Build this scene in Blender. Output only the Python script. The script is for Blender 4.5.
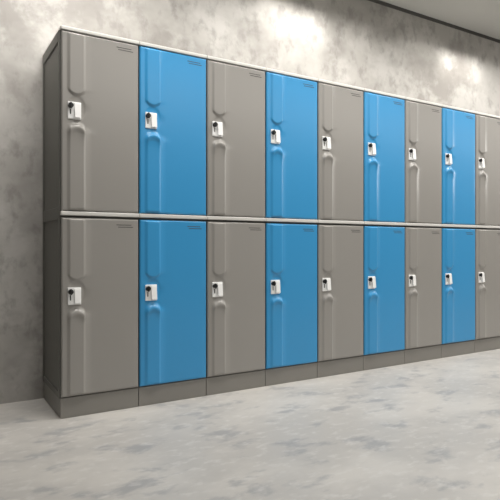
import bpy, bmesh, math
from mathutils import Vector
S = bpy.context.scene
for o in list(bpy.data.objects): bpy.data.objects.remove(o, do_unlink=True)
COL = S.collection
R = math.radians

# ------------------------------------------------------------ camera, world, lamps, exposure
# locker fronts stand in the plane y = 0, the row runs along +X, the wall is behind at y = WALL_Y
WALL_Y, CEIL_Z = 0.405, 2.711
cd = bpy.data.cameras.new('camera'); cam = bpy.data.objects.new('camera', cd); COL.objects.link(cam)
cam.location = (-0.547, -2.616, 0.804)
cam.rotation_euler = (R(90), 0, -math.atan2(0.520, 0.854))
cd.sensor_width = 36; cd.lens = 536/500*36; cd.shift_y = -0.0045
cd.clip_start = 0.05
S.camera = cam
S.view_settings.view_transform = 'Standard'; S.view_settings.look = 'None'
S.view_settings.gamma = 1; S.view_settings.use_curve_mapping = False
S.view_settings.exposure = 0.0
w = bpy.data.worlds.new('world'); S.world = w; w.use_nodes = True
w.node_tree.nodes['Background'].inputs[0].default_value = (1.0, 0.97, 0.93, 1)
w.node_tree.nodes['Background'].inputs[1].default_value = 0.10

def area(name, loc, target, sx, sy, power, spread=180, color=(1, .965, .92)):
    l = bpy.data.lights.new(name, 'AREA'); l.shape = 'RECTANGLE'; l.size = sx; l.size_y = sy
    l.energy = power; l.spread = R(spread); l.color = color
    o = bpy.data.objects.new(name, l); COL.objects.link(o); o.location = loc
    o.rotation_euler = (Vector(target)-Vector(loc)).to_track_quat('-Z', 'Y').to_euler()
    return o
# wall washers close to the wall, one pool of light each
for x in (-0.13, 1.65, 3.43, 5.21, 6.99):
    area('wall_washer_lamp', (x, WALL_Y-0.30, 2.69), (x, WALL_Y, 2.35), 0.52, 0.04, 0.62, 34)
    area('cove_lamp', (x, WALL_Y-0.50, 2.69), (x, WALL_Y-0.05, 1.8), 1.4, 0.12, 9.5 if x < 1 else 7.0, 92)
# ceiling panels in front of the lockers and over the open floor
for x in (0.35, 1.75, 3.15, 4.55, 5.95):
    area('ceiling_panel_lamp', (x, -0.75, 2.69), (x, -0.70, 0), 0.9, 0.3, 18, 160)
for k in range(6):
    area('ceiling_strip_lamp', (0.2+1.5*k, -3.4, 2.69), (0.2+1.5*k, -3.4, 0), 1.3, 0.7, 20, 180)
# unseen fill light added by the far end wall, for highlights on the door bulges
area('door_highlight_fill', (8.6, -1.5, 2.25), (0, -1.5, 1.6), 2.2, 0.8, 22, 150)

# ------------------------------------------------------------ helpers
def mat(name, color, rough=.5, metal=0., bump=0., coat=0.):
    m = bpy.data.materials.new(name); m.use_nodes = True
    nt = m.node_tree; b = nt.nodes['Principled BSDF']
    b.inputs['Base Color'].default_value = (*color, 1)
    b.inputs['Roughness'].default_value = rough; b.inputs['Metallic'].default_value = metal
    b.inputs['Coat Weight'].default_value = coat; b.inputs['Coat Roughness'].default_value = .15
    if bump:
        tc = nt.nodes.new('ShaderNodeTexCoord'); n = nt.nodes.new('ShaderNodeTexNoise')
        n.inputs['Scale'].default_value = 350; n.inputs['Detail'].default_value = 2
        bp = nt.nodes.new('ShaderNodeBump'); bp.inputs['Strength'].default_value = bump
        bp.inputs['Distance'].default_value = .0005
        nt.links.new(tc.outputs['Object'], n.inputs['Vector']); nt.links.new(n.outputs[0], bp.inputs['Height'])
        nt.links.new(bp.outputs[0], b.inputs['Normal'])
    return m

def cloudy(name, layers, base, rough, rvar=.1, bump=.05):
    """mottled cement: layers = (scale xyz, detail, distortion, low, high, colour, amount)"""
    m = bpy.data.materials.new(name); m.use_nodes = True
    nt = m.node_tree; L = nt.links.new; b = nt.nodes['Principled BSDF']
    g = nt.nodes.new('ShaderNodeNewGeometry')
    prev = None
    for (sc, off, det, dist, lo, hi, colr, amt) in layers:
        mp = nt.nodes.new('ShaderNodeMapping'); mp.inputs['Scale'].default_value = sc
        mp.inputs['Location'].default_value = off
        n = nt.nodes.new('ShaderNodeTexNoise'); n.inputs['Scale'].default_value = 1
        n.inputs['Detail'].default_value = det; n.inputs['Distortion'].default_value = dist
        n.inputs['Roughness'].default_value = .6
        r = nt.nodes.new('ShaderNodeMapRange'); r.interpolation_type = 'SMOOTHSTEP'
        r.inputs['From Min'].default_value = lo; r.inputs['From Max'].default_value = hi
        r.inputs['To Max'].default_value = amt
        mx = nt.nodes.new('ShaderNodeMix'); mx.data_type = 'RGBA'
        L(g.outputs['Position'], mp.inputs[0]); L(mp.outputs[0], n.inputs['Vector']); L(n.outputs[0], r.inputs[0])
        L(r.outputs[0], mx.inputs[0])
        if prev is None: mx.inputs[6].default_value = (*base, 1)
        else: L(prev, mx.inputs[6])
        mx.inputs[7].default_value = (*colr, 1); prev = mx.outputs[2]
        last = n
    L(prev, b.inputs['Base Color'])
    rr = nt.nodes.new('ShaderNodeMapRange'); rr.inputs['To Min'].default_value = rough
    rr.inputs['To Max'].default_value = rough+rvar
    L(last.outputs[0], rr.inputs[0]); L(rr.outputs[0], b.inputs['Roughness'])
    bp = nt.nodes.new('ShaderNodeBump'); bp.inputs['Strength'].default_value = bump
    bp.inputs['Distance'].default_value = .004
    L(last.outputs[0], bp.inputs['Height']); L(bp.outputs[0], b.inputs['Normal'])
    return m

M = dict(
    grey=mat('grey_plastic', (.300, .288, .268), .28, bump=.06),
    blue=mat('blue_plastic', (.042, .295, .590), .28, bump=.06),
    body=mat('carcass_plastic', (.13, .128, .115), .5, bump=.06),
    base=mat('plinth_plastic', (.235, .225, .205), .5, bump=.06),
    trim=mat('light_trim_plastic', (.64, .63, .60), .4),
    plate=mat('satin_lock_metal', (.88, .88, .87), .30, 0),
    knob=mat('black_lock_plastic', (.012, .012, .012), .4),
    slot=mat('dark_slot', (.06, .06, .06), .6),
    gap=mat('shadow_gap', (.07, .068, .062), .8),
    ceil=mat('ceiling_paint', (.43, .43, .41), .85),
)
M['wall'] = cloudy('polished_cement_wall', [
    ((1.1, 1, 1.3), (3, 0, 1), 5, .15, .40, .62, (.22, .206, .188), .8),
    ((4.2, 3, 4.6), (0, 5, 2), 6, .2, .46, .64, (.52, .505, .48), .6),
    ((13, 9, 9), (7, 0, 2), 6, .1, .48, .68, (.22, .206, .19), .55)], (.43, .415, .39), .42, .12, .10)
M['floor'] = cloudy('mottled_stone_floor', [
    ((1.3, 1.9, 1), (0, 3, 0), 5, .1, .42, .62, (.56, .54, .505), .8),
    ((4.5, 8.5, 1), (3, 1, 0), 6, .15, .52, .66, (.30, .305, .315), .75),
    ((14, 24, 1), (1, 2, 0), 6, .1, .50, .70, (.62, .61, .585), .5)], (.45, .436, .413), .38, .15, .03)

def link(name, bm, m, parent=None, smooth=False):
    me = bpy.data.meshes.new(name); bmesh.ops.recalc_face_normals(bm, faces=bm.faces[:])
    bm.to_mesh(me); bm.free(); me.materials.append(m)
    if smooth:
        for p in me.polygons: p.use_smooth = True
    o = bpy.data.objects.new(name, me); COL.objects.link(o)
    if parent: o.parent = parent
    return o
def box(bm, a, b, bev=0, seg=2):
    r = bmesh.ops.create_cube(bm, size=1)['verts']
    for v in r:
        v.co = Vector([(a[i]+b[i])/2 + v.co[i]*(b[i]-a[i]) for i in range(3)])
    if bev:
        es = list({e for v in r for e in v.link_edges})
        bmesh.ops.bevel(bm, geom=es, offset=bev, segments=seg, profile=.5, affect='EDGES')
def struct(name, a, b, m):
    bm = bmesh.new(); box(bm, a, b); o = link(name, bm, m); o['kind'] = 'structure'; return o

# ------------------------------------------------------------ the room
X0, X1, Y0 = -4.0, 9.0, -6.0
struct('floor', (X0, Y0, -.1), (X1, WALL_Y+.2, 0), M['floor'])
struct('wall_back', (X0, WALL_Y, 0), (X1, WALL_Y+.2, CEIL_Z), M['wall'])
struct('wall_right', (X1-.3, Y0, 0), (X1, WALL_Y, CEIL_Z), M['wall'])
struct('ceiling', (X0, Y0, CEIL_Z), (X1, WALL_Y+.2, CEIL_Z+.1), M['ceil'])
struct('shadow_gap_strip', (X0, WALL_Y-.012, CEIL_Z-.022), (X1, WALL_Y, CEIL_Z), M['gap'])  # dark-coloured strip standing for the shaded gap where wall meets ceiling

# ------------------------------------------------------------ locker column
W, H, D = .382, 1.846, .40
BASE, CAP = .095, .018
RAIL0, RAIL1 = .9570, .9760          # the pale rail between the tiers
GAP = .0035
DW = W-2*GAP
UP0, UP1 = RAIL1+.003, H-CAP-.003
LO0 = BASE+.006
DH = UP1-UP0
LO1 = LO0+DH
FRONT = .016                          # thickness of a door in front of the carcass

def sm(a, b, x):
    t = max(0, min(1, (x-a)/(b-a))); return t*t*(3-2*t)
BC, BH = .0700, .047                  # bulge: centre, half width
def height(u, z):
    """how far the door skin stands forward; z measured down from its top"""
    rad = .009
    e = min(u, DW-u, z, DH-z)
    h = FRONT
    if e < rad: h -= rad-math.sqrt(max(0, rad*rad-(rad-e)**2))
    t = (u-BC)/BH
    if abs(t) < 1.0:
        p = 1-sm(.62, 1.0, abs(t))
        up = 1-sm(.288-.032*t*t, .304-.028*t*t, z)
        lo = sm(.416+.026*t*t, .446+.034*t*t, z)
        ends = sm(.0, .012, z)*sm(.0, .012, DH-z)
        lip = math.exp(-((z-.452-.030*t*t)/.018)**2)
        h += (.0080+.0080*lip)*p*ends*max(up, lo)
    # shallow dish behind the lock
    r2 = ((u-BC)/.042)**2+((z-.358)/.058)**2
    return h - .0040*(1-sm(.55, 1.15, r2))
def frange(a, b, n): return [a+(b-a)*i/n for i in range(n)]
us = [0, .0006, .002, .004, .0065] + frange(.009, .022, 4) + frange(.022, .112, 34) + frange(.112, DW-.009, 8) + \
     [DW-.009, DW-.0065, DW-.004, DW-.002, DW-.0006, DW]
zs = [0, .0006, .002, .004, .0065] + frange(.009, .035, 8) + frange(.035, .24, 8) + frange(.24, .305, 24) + \
     frange(.305, .41, 14) + frange(.41, .48, 22) + frange(.48, DH-.035, 10) + frange(DH-.035, DH-.009, 5) + \
     [DH-.009, DH-.0065, DH-.004, DH-.002, DH-.0006, DH]
def door_mesh():
    bm = bmesh.new()
    g = [[bm.verts.new((u, -height(u, z), DH-z)) for u in us] for z in zs]
    for i in range(len(zs)-1):
        for j in range(len(us)-1):
            bm.faces.new((g[i][j], g[i+1][j], g[i+1][j+1], g[i][j+1]))
    ring = g[0][:] + [r[-1] for r in g[1:]] + g[-1][-2::-1] + [r[0] for r in g[-2:0:-1]]
    back = [bm.verts.new((v.co.x, -.001, v.co.z)) for v in ring]
    n = len(ring)
    for i in range(n): bm.faces.new((ring[i], ring[(i+1) % n], back[(i+1) % n], back[i]))
    bm.faces.new(back)
    return bm

def cyl(bm, x, z, y0, y1, r, seg=24, bev=.001):
    vs = bmesh.ops.create_cone(bm, cap_ends=True, segments=seg, radius1=r, radius2=r, depth=abs(y1-y0))['verts']
    for v in vs:
        v.co = Vector((x+v.co.x, (y0+y1)/2+v.co.z, z+v.co.y))
    caps = list({e for v in vs for e in v.link_edges if len({round(q.co.y, 6) for q in e.verts}) == 1})
    bmesh.ops.bevel(bm, geom=caps, offset=bev, segments=2, affect='EDGES')

def make_door(kind, parent):
    d = link('door', door_mesh(), M[kind], parent, smooth=True)
    # lock plate in the scoop
    zt, zb = DH-.331, DH-.413
    bm = bmesh.new()
    box(bm, (.028, -.0215, zb), (.090, -.010, zt), .003, 3)
    pl = link('lock_plate', bm, M['plate'], d)
    bm = bmesh.new()                              # tilted pull flap on the right of the plate
    box(bm, (.057, -.0255, zb+.006), (.087, -.0210, zt-.006), .002, 2)
    for v in bm.verts:
        v.co.y -= .008*(1-(v.co.z-zb)/(zt-zb))
    link('latch_flap', bm, M['plate'], d)
    bm = bmesh.new()                              # black turn knob with its grip
    cyl(bm, .040, zt-.020, -.0200, -.0330, .0120)
    box(bm, (.0365, -.0375, zt-.034), (.0435, -.0320, zt-.006), .0015)
    box(bm, (.0375, -.0228, zb+.022), (.0425, -.0210, zt-.036), .0006)
    link('lock_knob', bm, M['knob'], d)
    bm = bmesh.new()                              # two fine vent slits, top right
    for k, (a, b) in enumerate(((.262, .338), (.270, .346))):
        z = DH-.030-.011*k
        box(bm, (a, -.0168, z-.0016), (b, -.0140, z+.0016), .0006, 1)
    link('vent', bm, M['slot'], d)
    return d

def make_locker(kind):
    root = bpy.data.objects.new('locker', None); COL.objects.link(root)
    root.empty_display_size = .1
    g = .0006
    bm = bmesh.new()
    box(bm, (g, .0, BASE), (W-g, D, H-CAP))
    link('carcass', bm, M['body'], root)
    bm = bmesh.new(); box(bm, (.0012, -.006, 0), (W-.0012, D, BASE), .0025, 2)
    link('plinth', bm, M['base'], root)
    bm = bmesh.new(); box(bm, (g, -.019, H-CAP), (W-g, D, H), .004, 3)
    link('top_cap', bm, M['trim'], root)
    bm = bmesh.new(); box(bm, (g, -.0205, RAIL0), (W-g, .0, RAIL1), .004, 3)
    link('middle_rail', bm, M['trim'], root)
    for z in (UP0, LO0):
        d = make_door(kind, root); d.location = (GAP, 0, z)
    return root

def copy_tree(o, parent=None):
    c = o.copy(); COL.objects.link(c)
    if parent: c.parent = parent
    for ch in list(kids[o]): copy_tree(ch, c)
    return c
proto = {k: make_locker(k) for k in ('grey', 'blue')}
kids = {o: [c for c in bpy.data.objects if c.parent == o] for o in bpy.data.objects}
labels = [
    'grey two-door locker at the left end of the row, its dark side panel showing',
    'leftmost blue two-door locker, beside the grey end locker',
    'grey two-door locker between the two leftmost blue lockers',
    'second blue two-door locker from the left end of the row',
    'grey two-door locker in the middle of the row, fifth from the left end',
    'third blue two-door locker from the left, second blue one from the right',
    'grey two-door locker between the two rightmost blue lockers',
    'rightmost blue two-door locker, beside the grey locker cut by the photo edge',
    'grey two-door locker at the far right, cut off by the photo edge']
used = set()
for i, lab in enumerate(labels):
    k = 'grey' if i % 2 == 0 else 'blue'
    o = proto[k] if k not in used else copy_tree(proto[k]); used.add(k)
    o.location = (i*W, 0, 0)
    o['label'] = lab; o['category'] = 'locker'; o['group'] = 'row of grey and blue lockers'
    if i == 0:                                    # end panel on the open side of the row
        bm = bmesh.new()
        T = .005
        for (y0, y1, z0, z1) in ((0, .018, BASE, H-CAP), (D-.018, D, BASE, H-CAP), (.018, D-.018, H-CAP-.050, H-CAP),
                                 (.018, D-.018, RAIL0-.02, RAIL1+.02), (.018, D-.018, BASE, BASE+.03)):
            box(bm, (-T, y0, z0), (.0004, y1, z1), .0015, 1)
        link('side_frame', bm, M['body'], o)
